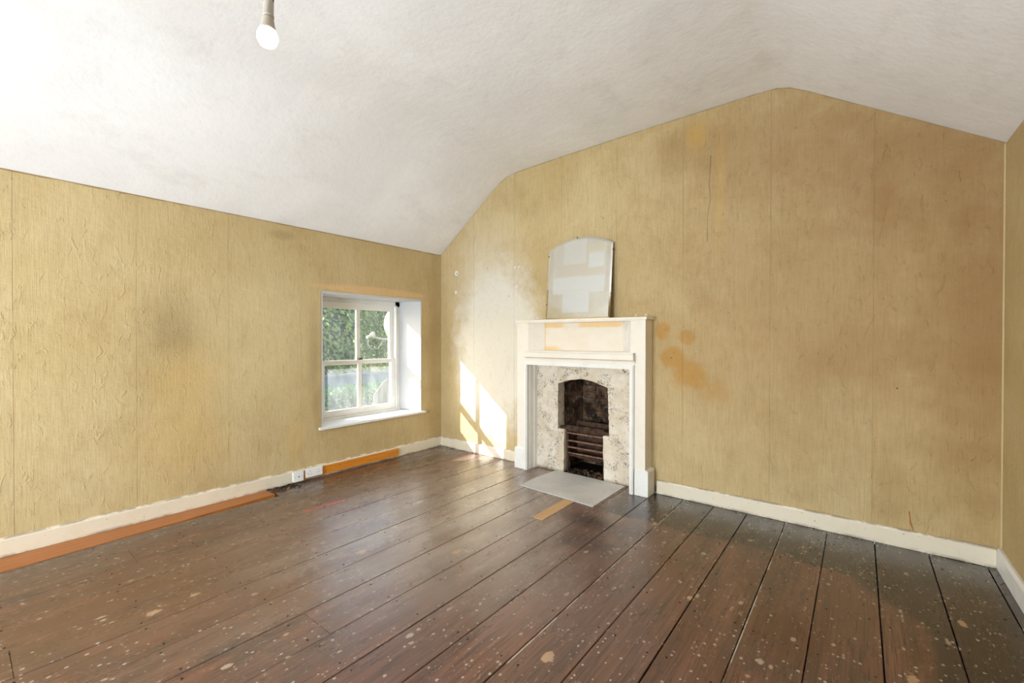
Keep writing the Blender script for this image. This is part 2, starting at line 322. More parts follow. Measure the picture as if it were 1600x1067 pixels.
# ------------------------------------------------------------------ mesh helpers
def link(name, me, mat, parent=None, origin=None, smooth=False):
    o = bpy.data.objects.new(name, me); COL.objects.link(o)
    if mat is not None and not me.materials: me.materials.append(mat)
    if smooth:
        for p in me.polygons: p.use_smooth = True
    if parent is not None: o.parent = parent
    return o
def finish(name, bm, mat, parent=None, smooth=False, base=None):
    # mesh given in world coordinates; for children of a placed root it is brought back to the root's frame
    off = Vector((0, 0, 0))
    p = parent
    while p is not None: off += p.location; p = p.parent
    if base is not None: off += Vector(base)
    bmesh.ops.translate(bm, verts=bm.verts, vec=-off)
    bmesh.ops.recalc_face_normals(bm, faces=bm.faces)
    me = bpy.data.meshes.new(name); bm.to_mesh(me); bm.free()
    o = link(name, me, mat, parent, smooth=smooth)
    if base is not None: o.location = Vector(base)
    return o
def box(bm, x0, x1, y0, y1, z0, z1, bev=0):
    vs = [bm.verts.new(p) for p in ((x0, y0, z0), (x1, y0, z0), (x1, y1, z0), (x0, y1, z0), (x0, y0, z1), (x1, y0, z1), (x1, y1, z1), (x0, y1, z1))]
    fs = [bm.faces.new([vs[i] for i in f]) for f in ((0, 3, 2, 1), (4, 5, 6, 7), (0, 1, 5, 4), (1, 2, 6, 5), (2, 3, 7, 6), (3, 0, 4, 7))]
    if bev: bmesh.ops.bevel(bm, geom=list({e for f in fs for e in f.edges}), offset=bev, segments=2, affect='EDGES', profile=.6)
def bx(name, mat, parent, *a, bev=.002):
    bm = bmesh.new(); box(bm, *a, bev=bev); return finish(name, bm, mat, parent)
def prism(bm, pts, axis, a, b, tess=False):
    # pts: 2D outline; axis 'x','y','z' = extrusion axis from a to b
    def P(p, t): return {'x': (t, p[0], p[1]), 'y': (p[0], t, p[1]), 'z': (p[0], p[1], t)}[axis]
    v0 = [bm.verts.new(P(p, a)) for p in pts]; v1 = [bm.verts.new(P(p, b)) for p in pts]
    if len(pts) > 6 or tess:
        for t in tessellate_polygon([[Vector((p[0], p[1], 0)) for p in pts]]):
            if len(set(t)) < 3: continue
            bm.faces.new([v0[k] for k in t]); bm.faces.new([v1[k] for k in t[::-1]])
    else:
        bm.faces.new(v0); bm.faces.new(v1[::-1])
    for i in range(len(pts)): j = (i+1) % len(pts); bm.faces.new((v0[i], v0[j], v1[j], v1[i]))
def lathe(bm, prof, seg=20, mat=Matrix()):
    rings = []
    for r, z in prof:
        rings.append([bm.verts.new(mat @ Vector((max(r, 1e-4)*math.cos(2*PI*k/seg), max(r, 1e-4)*math.sin(2*PI*k/seg), z))) for k in range(seg)])
    for a, b in zip(rings, rings[1:]):
        for k in range(seg): bm.faces.new((a[k], a[(k+1) % seg], b[(k+1) % seg], b[k]))
    bm.faces.new(rings[0][::-1]); bm.faces.new(rings[-1])
def tube(bm, pts, r, seg=8):
    pts = [Vector(p) for p in pts]; rings = []
    for i, p in enumerate(pts):
        d = (pts[min(i+1, len(pts)-1)]-pts[max(i-1, 0)]).normalized()
        a = d.cross(Vector((.3, .2, .93))).normalized(); b = d.cross(a)
        rings.append([bm.verts.new(p+r*(math.cos(2*PI*k/seg)*a+math.sin(2*PI*k/seg)*b)) for k in range(seg)])
    for a, b in zip(rings, rings[1:]):
        for k in range(seg): bm.faces.new((a[k], a[(k+1) % seg], b[(k+1) % seg], b[k]))
    bm.faces.new(rings[0][::-1]); bm.faces.new(rings[-1])
def empty(name, loc):
    o = bpy.data.objects.new(name, None); COL.objects.link(o); o.location = loc; o.empty_display_size = .1; return o
def tag(o, label=None, cat=None, group=None, kind=None):
    if label: o['label'] = label
    if cat: o['category'] = cat
    if group: o['group'] = group
    if kind: o['kind'] = kind
    return o

# ------------------------------------------------------------------ room shell
W, YR = 4.459, -5.4
PROF = [(0, 2.215), (.80, 2.803), (.91, 2.872), (1.0, 2.908), (1.12, 2.926), (1.8, 2.950), (2.51, 2.970), (3.25, 2.982), (3.38, 2.978), (3.46, 2.955), (3.56, 2.898), (4.459, 2.31)]
def prof(x):
    if x <= 0: return PROF[0][1]
    for (a, za), (b, zb) in zip(PROF, PROF[1:]):
        if x <= b: return za+(zb-za)*(x-a)/(b-a)
    return PROF[-1][1]
def frange(a, b, st):
    k = max(1, round((b-a)/st)); return [a+(b-a)*i/k for i in range(k+1)]
def sheet(us, top, holes, P, thick, zb=0, dz=.25, jit=0, seed=0):
    # upright sheet in (u, z) with rectangular holes, P(u,z)->Vector on its face, thickness along -normal
    bm = bmesh.new(); us = sorted(set([round(u, 5) for u in us]+[round(h[k], 5) for h in holes for k in (0, 1) if us[0] < h[k] < us[-1]]))
    for u0, u1 in zip(us, us[1:]):
        mid = (u0+u1)/2; segs = [(zb, None)]
        hs = sorted([h for h in holes if h[0] <= mid <= h[1]], key=lambda h: h[2])
        iv = []; z = zb
        for h in hs:
            if h[2] > z+1e-4: iv.append((z, h[2]))
            z = h[3]
        iv.append((z, None))
        for a, b_ in iv:
            t0, t1 = (b_, b_) if b_ is not None else (top(u0), top(u1))
            if b_ is None and jit:
                random.seed(int(u0*1000)+seed); t0 -= jit*random.random(); random.seed(int(u1*1000)+seed); t1 -= jit*random.random()
            k = max(1, round(((t0+t1)/2-a)/dz))
            for i in range(k):
                f = lambda t, i_: a+(t-a)*i_/k
                bm.faces.new([bm.verts.new(P(u0, f(t0, i))), bm.verts.new(P(u1, f(t1, i))), bm.verts.new(P(u1, f(t1, i+1))), bm.verts.new(P(u0, f(t0, i+1)))])
    bmesh.ops.remove_doubles(bm, verts=bm.verts, dist=1e-4)
    if thick is not None:
        r = bmesh.ops.extrude_face_region(bm, geom=bm.faces[:])
        bmesh.ops.translate(bm, verts=[v for v in r['geom'] if isinstance(v, bmesh.types.BMVert)], vec=thick)
    return bm
WIN = (-1.462, -.290, .415, 1.672)
FIRE = (1.374, 2.390, 0, .998)
RWIN = (1.2, 3.1, .75, 1.65)
s = sheet(frange(YR-.3, .3, .5), lambda u: 2.215, [WIN], lambda u, z: Vector((0, u, z)), Vector((-.44, 0, 0)), zb=-.1)
wl = tag(finish('wall_left', s, M['plaster']), 'left wall in faded ochre paper, with the sash window', kind='structure')
s = sheet(frange(0, W, .12)+[p[0] for p in PROF], lambda u: prof(u)+.006, [FIRE], lambda u, z: Vector((u, 0, z)), Vector((0, .10, 0)), zb=0)
wb = tag(finish('wall_back', s, M['plaster']), 'gable wall in stained ochre paper behind the fireplace', kind='structure')
s = sheet(frange(YR-.3, .3, .5), lambda u: 2.31, [], lambda u, z: Vector((W, u, z)), Vector((.2, 0, 0)), zb=-.1)
wr = tag(finish('wall_right', s, M['plaster']), 'right wall in ochre paper, at the edge of the picture', kind='structure')
s = sheet(frange(0, W, .3)+[p[0] for p in PROF], lambda u: prof(u)+.006, [RWIN], lambda u, z: Vector((u, YR, z)), Vector((0, -.3, 0)), zb=0)
we = tag(finish('wall_rear', s, M['paper_right']), 'rear gable wall with an added wide window, behind the viewer', kind='structure')
# wallpaper drops, butted edge to edge with a hairline joint
def drops(edges, parent, P, n_, top, holes, mat, st=.06):
    for i, (a, b_) in enumerate(zip(edges, edges[1:])):
        g = .0008
        us = frange(a+g, b_-g, st)
        bm = sheet(us, lambda u: top(u)-.002, holes, P, n_, zb=.06, dz=.3, jit=.007, seed=i)
        finish('wallpaper_drop', bm, mat, parent)
drops([YR, -4.98, -4.425, -3.87, -3.317, -2.763, -2.208, -1.645, -1.114, -.555, -.0025], wl, lambda u, z: Vector((.003, u, z)), Vector((-.0028, 0, 0)), lambda u: 2.212, [WIN], M['paper_left'])
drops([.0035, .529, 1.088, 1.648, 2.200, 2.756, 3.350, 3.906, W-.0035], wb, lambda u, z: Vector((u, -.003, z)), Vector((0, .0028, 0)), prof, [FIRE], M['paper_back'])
drops([YR, -4.9, -4.35, -3.8, -3.25, -2.7, -2.15, -1.6, -1.05, -.5, -.0025], wr, lambda u, z: Vector((W-.003, u, z)), Vector((.0028, 0, 0)), lambda u: 2.308, [], M['paper_right'])
# plaster-filled screw fixings and the long crease in the paper
def patch(x, z, r, hole=True):
    bm = bmesh.new(); k = 14
    ring = [(x+r*(.8+.4*random.random())*math.cos(2*PI*i/k), z+1.15*r*(.8+.4*random.random())*math.sin(2*PI*i/k)) for i in range(k)]
    prism(bm, ring, 'y', -.0062, -.002); finish('filler_patch', bm, M['white'], wb)
    if hole:
        bm = bmesh.new(); k = 8; prism(bm, [(x+.2*r+.28*r*math.cos(2*PI*i/k), z-.2*r+.3*r*math.sin(2*PI*i/k)) for i in range(k)], 'y', -.0075, -.004); finish('screw_hole', bm, M['dark'], wb)
for x, z, r in ((.263, 1.981, .026), (.255, 1.765, .017), (.728, 1.787, .011), (1.10, 1.965, .011), (1.145, 1.965, .011), (1.113, 1.77, .010)): patch(x, z, r)
for x, z in ((.725, 1.99), (1.02, 1.68), (2.667, 1.095), (4.02, .95), (2.07, 2.3)):
    bm = bmesh.new(); prism(bm, [(x+.004*math.cos(PI*i/3), z+.004*math.sin(PI*i/3)) for i in range(6)], 'y', -.0055, -.002); finish('nail_hole', bm, M['dark'], wb)
bm = bmesh.new(); tube(bm, [(2.955, -.003, 2.62), (2.945, -.004, 2.42), (2.952, -.004, 2.3), (2.93, -.004, 2.15), (2.935, -.003, 1.98)], .004, 6); finish('paper_crease', bm, M['paper_back'], wb, smooth=True)
bm = bmesh.new(); tube(bm, [(4.078, -.004, .22), (4.085, -.006, .15), (4.098, -.004, .112)], .003, 5); finish('torn_paper', bm, M['orange_board'], wb)

# ceiling
bm = bmesh.new(); ys = frange(YR, 0, .15); xs = sorted(set(frange(0, W, .12)+[p[0] for p in PROF])); g = {}
xs = [-.06]+xs+[W+.06]
for i, x in enumerate(xs):
    for j, y in enumerate(ys):
        zz = prof(x) if 0 <= x <= W else (PROF[0][1]-.04 if x < 0 else PROF[-1][1]-.035)
        dz = .010*noise.noise(Vector((x*1.1, y*1.1, 3)))*min(1, -y*2)*min(1, max(0, x)*3)*min(1, max(0, W-x)*3)
        g[i, j] = bm.verts.new((x, y, zz+dz))
for i in range(len(xs)-1):
    for j in range(len(ys)-1): bm.faces.new((g[i, j], g[i+1, j], g[i+1, j+1], g[i, j+1]))
r = bmesh.ops.extrude_face_region(bm, geom=bm.faces[:]); bmesh.ops.translate(bm, verts=[v for v in r['geom'] if isinstance(v, bmesh.types.BMVert)], vec=(0, 0, .15))
for e in bm.edges:
    if len(e.link_faces) == 2 and e.calc_face_angle() > 1.0: e.smooth = False
ce = tag(finish('ceiling', bm, M['ceiling'], smooth=False), 'whitewashed coved attic ceiling with sloping sides', kind='structure')
for p in ce.data.polygons: p.use_smooth = abs(p.normal.z) > .3
me = ce.data

# floor
fl = bx('floor', M['dark'], None, -.02, W+.02, YR, .0, -.06, -.024, bev=0); tag(fl, 'worn dark-varnished wide timber floor', kind='structure')
SE = [.005, .235, .465, .695, .940, 1.176, 1.405, 1.640, 1.861, 2.093, 2.319, 2.543, 2.776, 2.995, 3.217, 3.452, 3.683, 3.920, 4.162, 4.398, W-.004]
joints = {0: [-1.935], 4: [-2.0], 5: [-3.4], 8: [-2.55], 9: [-.62], 11: [-1.33], 14: [-.42], 16: [-3.1], 2: [-2.9]}
random.seed(3)
for i, (a, b_) in enumerate(zip(SE, SE[1:])):
    ysb = [YR+.003]+sorted(joints.get(i, []))+[-.002]
    for y0, y1 in zip(ysb, ysb[1:]):
        g_ = .0013+.0013*random.random(); dz = random.uniform(-.0015, .0)
        if i in (0, ) and y1 < -1.0: continue
        bm = bmesh.new(); k = 10; yy = [y0+.001+(y1-y0-.002)*t/k for t in range(k+1)]; rows = []
        for t, y in enumerate(yy):
            wa = .0014*noise.noise(Vector((a*5, y*1.3, 0))); wb_ = .0014*noise.noise(Vector((b_*5, y*1.3, 4)))
            cup = .0012
            rows.append([bm.verts.new(p) for p in ((a+g_+wa, y, -.022), (a+g_+wa, y, dz-.0022), (a+g_+.002+wa, y, dz), ((a+b_)/2, y, dz-cup*.5), (b_-g_-.002+wb_, y, dz), (b_-g_+wb_, y, dz-.0022), (b_-g_+wb_, y, -.022))])
        for r0, r1 in zip(rows, rows[1:]):
            for q in range(6): bm.faces.new((r0[q], r0[q+1], r1[q+1], r1[q]))
        bm.faces.new(rows[0][::-1]); bm.faces.new(rows[-1])
        finish('floorboard', bm, M['board'], fl)
# orange plywood strip let into the floor along the left wall
bm = bmesh.new(); prism(bm, [(.035, -5.3), (.40, -5.3), (.262, -3.383), (.177, -1.943), (.028, -1.943)][::1], 'z', -.022, .001)
tag(finish('plywood_strip', bm, M['orange_board'], fl), 'orange-brown plywood strip along the left skirting')
bm = bmesh.new(); prism(bm, [(.412, -5.39), (.462, -5.39), (.462, -5.0)], 'z', -.022, -.001)
finish('floorboard', bm, M['board'], fl)
bm = bmesh.new(); prism(bm, [(.268, -3.383), (.404, -5.39), (.2335, -1.943), (.182, -1.943)][:2]+[(.232, -5.39), (.232, -1.943), (.182, -1.943)], 'z', -.022, -.0015)
bm.free()
bm = bmesh.new(); prism(bm, [(2.052, -1.031), (2.140, -1.031), (2.136, -.605), (2.051, -.605)], 'z', -.001, .003)
tag(finish('pine_infill', bm, M['new_pine'], fl), 'short pale new pine infill in front of the hearth')
bm = bmesh.new()
random.seed(11)
for i, (a, b_) in enumerate(zip(SE, SE[1:])):
    if i == 0: continue
    for j in range(13):
        for x in (a+.035, b_-.035):
            y = -.22-.4*j+random.uniform(-.02, .02); xx = x+random.uniform(-.01, .01)
            if 1.5 < xx < 2.4 and y > -.65: continue
            prism(bm, [(xx+.0045*math.cos(PI*q/3), y+.0045*math.sin(PI*q/3)) for q in range(6)], 'z', -.004, .0004)
tag(finish('nail_heads', bm, M['dark'], fl), kind='stuff')
bm = bmesh.new()  # dusty rubble in the gap at the skirting
for j in range(90):
    y = random.uniform(-1.95, -1.72); x = random.uniform(.025, .16); r = random.uniform(.003, .008)
    box(bm, x-r, x+r, y-r*1.3, y+r, -.0, r*.9)
tag(finish('rubble', bm, M['soot'], fl), 'dark dust and grit by the skirting', kind='stuff')

# skirtings
def skirt(name, label, pts, h=.107, th=.02, mat='cream', axis='y', a=0, b_=1):
    bm = bmesh.new(); prism(bm, pts, axis, a, b_); return tag(finish(name, bm, M[mat]), label, kind='structure')
def sk_pts(s_): return [(s_*.004, .001), (s_*.026, .001), (s_*.026, .094), (s_*.022, .103), (s_*.016, .108), (s_*.004, .108)]
skirt('baseboard_left', 'cream chipped skirting along the left wall', sk_pts(1), axis='y', a=YR+.001, b_=-1.752)
skirt('baseboard_left', 'cream skirting below the window', [(.004, .001), (.022, .001), (.022, .094), (.018, .103), (.004, .108)], axis='y', a=-1.752, b_=-.0035)
skirt('baseboard_back', 'short cream skirting left of the fireplace', [(-.004, .001), (-.024, .001), (-.024, .096), (-.018, .106), (-.004, .108)], axis='x', a=.023, b_=1.228)
skirt('baseboard_back', 'cream chipped skirting right of the fireplace', [(-.004, .001), (-.026, .001), (-.026, .094), (-.020, .106), (-.004, .108)], axis='x', a=2.562, b_=W-.027)
skirt('baseboard_right', 'white skirting along the right wall', [(W-p[0], p[1]) for p in sk_pts(1)], axis='y', a=YR+.001, b_=-.004, mat='white')
# pale bead where the papered walls meet the ceiling line at the right corner
bm = bmesh.new(); tube(bm, [(W-.006, -.006, .11), (W-.006, -.006, 2.305)], .004, 6); tag(finish('trim_1', bm, M['bead']), 'thin cream bead up the right corner', kind='structure')

# ------------------------------------------------------------------ sash window
def sash_window(name, y0, y1, z0, z1, splay, detail=True):
    # opening in the plane x=0, frame set back; returns root
    root = empty(name, (0, (y0+y1)/2, z0)); tag(root, 'small white four-pane sash window in a deep splayed reveal', kind='structure')
    xb = -.30
    for (a, s_) in ((y0, 1), (y1, -1)):
        bm = bmesh.new(); prism(bm, [(0.004, a+.0), (0.004, a+s_*.012), (xb, a+s_*splay), (-.44, a+s_*splay), (-.44, a)], 'z', z0+.02, z1)
        finish('reveal', bm, M['reveal'], root)
    bx('soffit', M['reveal'], root, -.44, .004, y0, y1, z1-.012, z1+.01)
    bx('window_board', M['white'], root, -.44, .034, y0-.03, y1+.045, z0-.006, z0+.016, bev=.004)
    bx('outer_sill', M['outer'], root, -.50, -.36, y0+splay, y1-splay, z0+.016, z0+.045)
    fa, fb = y0+splay+.0, y1-splay-.0   # frame extents
    ft, fz = z1-.012, z0+.016
    # box frame
    bx('frame_jamb', M['white'], root, -.40, -.285, fa, fa+.058, fz, ft); bx('frame_jamb', M['white'], root, -.40, -.285, fb-.058, fb, fz, ft)
    bx('frame_head', M['white'], root, -.40, -.285, fa, fb, ft-.055, ft)
    bx('frame_sill', M['white'], root, -.40, -.275, fa, fb, fz, fz+.022)
    for yy, s_ in ((fa+.058, 1), (fb-.058, -1)):
        bx('staff_bead', M['white'], root, -.285, -.272, min(yy-s_*.016, yy+s_*.004), max(yy-s_*.016, yy+s_*.004), fz+.02, ft-.05, bev=.003)
    bx('staff_bead', M['white'], root, -.285, -.272, fa+.04, fb-.04, ft-.06, ft-.043, bev=.003)
    sa, sb_ = fa+.060, fb-.060
    mid = z0+.55*(z1-z0)-.109+.0
    mid = z0+.588*0+.588*(z1-z0)*0+.588
    for part, xa, xc, za, zc, gm in (('upper_sash', -.352, -.320, mid-.036, ft-.057, 'glass'), ('lower_sash', -.317, -.287, fz+.023, mid+.012, 'glass_dirty')):
        low = part == 'lower_sash'
        st = .052; br = .062 if low else .036; tr = .036 if low else .052
        bm = bmesh.new()
        box(bm, xa, xc, sa, sa+st, za, zc, .003); box(bm, xa, xc, sb_-st, sb_, za, zc, .003)
        box(bm, xa, xc, sa+st-.002, sb_-st+.002, za, za+br, .003); box(bm, xa, xc, sa+st-.002, sb_-st+.002, zc-tr, zc, .003)
        sh = finish(part, bm, M['white'], root)
        ym = (sa+sb_)/2; tag(bx('glazing_bar', M['white'], sh, xa+.003, xc-.002, ym-.022, ym+.022, za+br, zc-tr, bev=.006))
        xm = (xa+xc)/2
        for a, b_ in ((sa+st-.002, ym-.018), (ym+.018, sb_-st+.002)):
            bx('pane', M[gm], sh, xm-.0015, xm+.0015, a, b_, za+br-.002, zc-tr+.002, bev=0)
    ym = (sa+sb_)/2
    bm = bmesh.new(); box(bm, -.318, -.288, ym-.03, ym+.03, mid+.012, mid+.02, .002); box(bm, -.31, -.295, ym-.008, ym+.035, mid+.02, mid+.032, .003)
    tag(finish('sash_fastener', bm, M['brass'], root), 'small metal fastener on the meeting rail')
    return root
sash_window('window_1', WIN[0]+.004, WIN[1]-.004, WIN[2]+.006, WIN[3]-.004, .078)
# rear window (behind the viewer), added to let fill light in: casements
rw = empty('added_rear_window', ((RWIN[0]+RWIN[1])/2, YR, RWIN[2])); tag(rw, 'wide white casement window added behind the viewer for fill light', kind='structure')
for k in range(5):
    x = RWIN[0]+.03+(RWIN[1]-RWIN[0]-.06)*k/4; bx('mullion', M['white'], rw, x-.025, x+.025, YR-.2, YR-.15, RWIN[2]+.05, RWIN[3]-.05)
bx('frame_head', M['white'], rw, RWIN[0], RWIN[1], YR-.2, YR-.15, RWIN[3]-.05, RWIN[3]); bx('frame_sill', M['white'], rw, RWIN[0], RWIN[1], YR-.2, YR-.15, RWIN[2], RWIN[2]+.05)
for k in range(4):
    x = RWIN[0]+.055+(RWIN[1]-RWIN[0]-.06)*k/4; bx('pane', M['glass'], rw, x, x+(RWIN[1]-RWIN[0]-.06)/4-.05, YR-.177, YR-.173, RWIN[2]+.05, RWIN[3]-.05, bev=0)

# ------------------------------------------------------------------ chimney piece
fs = empty('fireplace_surround', (1.88, -.075, 0)); tag(fs, 'off-white painted timber fireplace surround with a shelf niche, against the gable wall', 'fireplace')
yf = -.150
def fp(name, mat, *a, bev=.003): return bx(name, M[mat], fs, *a, bev=bev)
XL0, XL1, XR0, XR1 = 1.239, 1.366, 2.396, 2.515
fp('pilaster', 'surround', XL0, XL1, yf, -.004, .19, 1.392); fp('pilaster', 'surround', XR0, XR1, yf, -.004, .19, 1.392)
for a, b_ in ((XL0-.017, XL1), (XR0+.038, XR1+.030)):
    bm = bmesh.new(); zt = .192
    prism(bm, [(a, yf-.018), (b_, yf-.018), (b_, -.027), (a, -.027)], 'z', .001, zt)
    vt = [v for v in bm.verts if v.co.z > .1]
    r = bmesh.ops.extrude_face_region(bm, geom=[f for f in bm.faces if all(v.co.z > .1 for v in f.verts)]); vs = [v for v in r['geom'] if isinstance(v, bmesh.types.BMVert)]
    cx = (a+b_)/2
    for v in vs: v.co.z = zt+.012; v.co.x += (.010 if v.co.x < cx else -.010); v.co.y += .012 if v.co.y < -.1 else 0
    finish('plinth', bm, M['white'], fs)
# opening bead (mitred architrave around the fire opening)
bm = bmesh.new()
xo0, xo1, xi0, xi1, zo, zi = 1.338, 2.426, 1.372, 2.392, 1.036, 1.000
for (y0, y1, ins) in ((yf-.022, -.13, 0), ):
    prism(bm, [(xo0, .001), (xi0, .001), (xi0, zi), (xi1, zi), (xi1, .001), (xo1, .001), (xo1, zo), (xo0, zo)], 'y', y0, y1)
prism(bm, [(xo0+.006, .001), (xi0-.008, .001), (xi0-.008, zi+.008), (xi1+.008, zi+.008), (xi1+.008, .001), (xo1-.006, .001), (xo1-.006, zo-.006), (xo0+.006, zo-.006)], 'y', yf-.030, yf-.02)
finish('opening_bead', bm, M['white'], fs)
# jamb linings running back to the chimney plaster, and lintel lining
fp('jamb_lining', 'white', 1.345, 1.3745, -.128, -.0125, .001, zi); fp('jamb_lining', 'white', 1.370, 1.379, -.060, -.012, .001, zi-.002, bev=.001)
fp('jamb_lining', 'white', 2.3895, 2.415, -.128, -.0125, .001, zi)
fp('lintel_board', 'surround', XL1-.002, XR0+.002, yf, -.004, 1.000, 1.137)
# ledge moulding: fillet, cavetto and shelf edge
bm = bmesh.new()
prism(bm, [(yf+.01, 1.050), (yf-.012, 1.050), (yf-.014, 1.060), (yf-.018, 1.066), (yf-.040, 1.070), (yf-.046, 1.076), (yf-.046, 1.118), (yf-.052, 1.122), (yf-.052, 1.132), (yf+.03, 1.132)], 'x', 1.352, 2.432)
finish('ledge', bm, M['surround'], fs)
# niche
nz0, nz1, nb = 1.132, 1.392, -.050
fp('niche_back', 'niche', 1.47, 2.29, nb, -.004, nz0, nz1, bev=.001)
for (xa, xc, s_) in ((XL1, 1.49, 1), (XR0, 2.27, -1)):
    bm = bmesh.new(); prism(bm, [(xa-s_*.002, yf+.001), (xa+s_*.006, yf+.001), (xc, nb), (xc, -.01), (xa-s_*.002, -.01)], 'z', nz0, nz1); finish('niche_side', bm, M['surround'], fs)
# stepped fillets up the right cheek of the niche
for q in range(3):
    t = .12+.28*q; x = XR0-.006+(2.27-XR0+.006)*t; y = yf+(nb-yf)*t
    bm = bmesh.new(); tube(bm, [(x, y-.001, nz0+.002), (x, y-.001, nz1-.002)], .006, 8); finish('fillet', bm, M['white'], fs, smooth=True)
# mantel shelf with a bed mould
bm = bmesh.new(); box(bm, 1.226, 2.532, yf-.018, -.004, 1.400, 1.420, .003); box(bm, 1.236, 2.519, yf-.006, -.004, 1.390, 1.4005, .002)
finish('mantel_shelf', bm, M['surround'], fs)

# chimney plaster with the arched opening, firebox, grate
fi = empty('chimney_opening', (1.88, .1, 0)); tag(fi, 'whitewashed flaking plaster fire opening with a sooty hearth recess, inside the surround', 'fireplace')
out = [(1.616, .400), (1.618, .828), (1.68, .848), (1.76, .868), (1.849, .880), (1.92, .876), (1.975, .866), (2.05, .842), (2.126, .815), (2.139, .398), (2.080, .394), (2.084, .2), (2.092, .002), (1.678, .002), (1.682, .2), (1.686, .402)]
random.seed(5)
def rough(pts, amt=.0035, step=.03, closed=True, lo=.002):
    r = []
    for (a, b_) in zip(pts, pts[1:]+pts[:1]):
        L = math.hypot(b_[0]-a[0], b_[1]-a[1]); k = max(1, int(L/step))
        if closed is False and b_ == pts[0]: k = 1
        for i in range(k):
            t = i/k; r.append((a[0]+(b_[0]-a[0])*t+random.uniform(-amt, amt)*(0 < i), max(lo, a[1]+(b_[1]-a[1])*t+random.uniform(-amt, amt)*(0 < i))))
    return r
hole = [out[13]]+out[14:]+out[:13]    # starts bottom-left, goes up and round to bottom-right
hole = rough(hole, closed=False)
outer = [(2.391, .002), (2.391, .999), (1.373, .999), (1.373, .002)]
bm = bmesh.new(); prism(bm, hole+[outer[0]]+outer[1:], 'y', -.012, .10)
finish('chimney_plaster', bm, M['limewash'], fi)
bm = bmesh.new()   # firebox shell
x0, x1, y0, y1, zt = 1.612, 2.145, .102, .42, .95
prism(bm, [(x0-.03, y0), (x0, y0), (x0+.05, y1-.03), (x0-.03, y1-.03)], 'z', .0, zt)
prism(bm, [(x1+.03, y0), (x1, y0), (x1-.05, y1-.03), (x1+.03, y1-.03)], 'z', .0, zt)
box(bm, x0-.03, x1+.03, y1-.03, y1, 0, zt)
finish('firebrick_lining', bm, M['soot'], fi)
bx('flue_throat', M['black_soot'], fi, x0-.03, x1+.03, y0, y1, zt, zt+.03); bx('back_hearth', M['black_soot'], fi, 1.60, 2.16, .0, y1, -.02, .006)
# courses of brick showing at the back of the firebox
random.seed(9)
for r_ in range(9):
    z = .42+r_*.062; xx = x0+.055-(r_ % 2)*.06
    while xx < x1-.06:
        xe = min(xx+.205, x1-.056); xs_ = max(xx, x0+.056)
        if xe-xs_ > .03: bx('brick', M['soot'], fi, xs_, xe-.008, y1-.042-random.uniform(0, .008), y1-.028, z, z+.054, bev=.003)
        xx += .213
gr = empty('fire_grate', (1.89, .06, .006)); tag(gr, 'rusty iron fire grate with four horizontal bars, in the hearth recess', 'grate')
gx0, gx1 = 1.706, 2.075
bx('hob_plate', M['dark_rust'], gr, 1.625, 2.132, .012, .05, .402, .425); 
bx('front_plate', M['dark_rust'], gr, gx0-.015, gx1, .022, .034, .385, .440)
for z in (.371, .300, .240, .186):
    bm = bmesh.new(); box(bm, gx0, gx1, .008, .022, z-.007, z+.007, .004); finish('grate_bar', bm, M['rust'], gr)
for x in (gx0-.012, gx1-.012): bx('upright', M['dark_rust'], gr, x, x+.016, .022, .04, .006, .40)
bx('side_cheek', M['dark_rust'], gr, gx0-.012, gx0+.004, .04, .30, .10, .40); bx('side_cheek', M['dark_rust'], gr, gx1-.004, gx1+.012, .04, .30, .10, .40)
bx('fire_back', M['dark_rust'], gr, gx0+.004, gx1-.004, .18, .20, .10, .46)
bx('ash_grid', M['dark_rust'], gr, gx0+.004, gx1-.004, .04, .18, .15, .165)
bm = bmesh.new(); random.seed(2)
for j in range(120):
    x = random.uniform(1.70, 2.07); y = random.uniform(.0, .16); r_ = random.uniform(.003, .010); z = .006
    box(bm, x-r_, x+r_, y-r_, y+r_*1.2, z, z+r_*1.2)
tag(finish('ash_rubble', bm, M['soot'], fi), kind='stuff')
# hearth slab
bm = bmesh.new(); prism(bm, rough([(1.588, -.559), (1.93, -.578), (2.296, -.602), (2.299, -.3), (2.298, -.036), (2.0, -.014), (1.6, -.014), (1.575, -.3)], .002, .06, lo=-9), 'z', .0005, .006)
tag(finish('hearth_slab', bm, M['hearth'], base=(1.94, -.3, .0005)), 'pale grey concrete hearth slab on the floor before the fireplace', 'hearth')

# ------------------------------------------------------------------ mirror leaning on the mantel
mi = empty('mirror', (1.858, -.095, 1.4202)); tag(mi, 'frameless arched-top old mirror leaning on the mantel shelf', 'mirror')
mi.rotation_euler = (math.radians(-5.5), 0, 0)
def mirror_outline(ins=0):
    hw = .325-ins; b_ = 0+ins; sh = .655-ins; tp = .742-ins
    pts = [(-hw+.0, b_), (hw, b_), (hw, sh)]
    for i in range(1, 16):
        t = i/16; ang = PI*t
        pts.append((hw-2*hw*t, sh+(tp-sh)*math.sin(ang)**.85))
    pts.append((-hw, sh)); return pts
bm = bmesh.new(); prism(bm, mirror_outline(.001), 'y', .0005, .006); me = bpy.data.meshes.new('backboard'); bmesh.ops.recalc_face_normals(bm, faces=bm.faces); bm.to_mesh(me); bm.free()
link('backboard', me, M['mback'], mi)
bm = bmesh.new(); a = [bm.verts.new((p[0], -.0005, p[1])) for p in mirror_outline(0)]; b0 = [bm.verts.new((p[0], -.0025, p[1])) for p in mirror_outline(0)]; c_ = [bm.verts.new((p[0], -.0045, p[1])) for p in mirror_outline(.016)]
for i in range(len(a)):
    j = (i+1) % len(a); bm.faces.new((a[i], a[j], b0[j], b0[i])); bm.faces.new((b0[i], b0[j], c_[j], c_[i]))
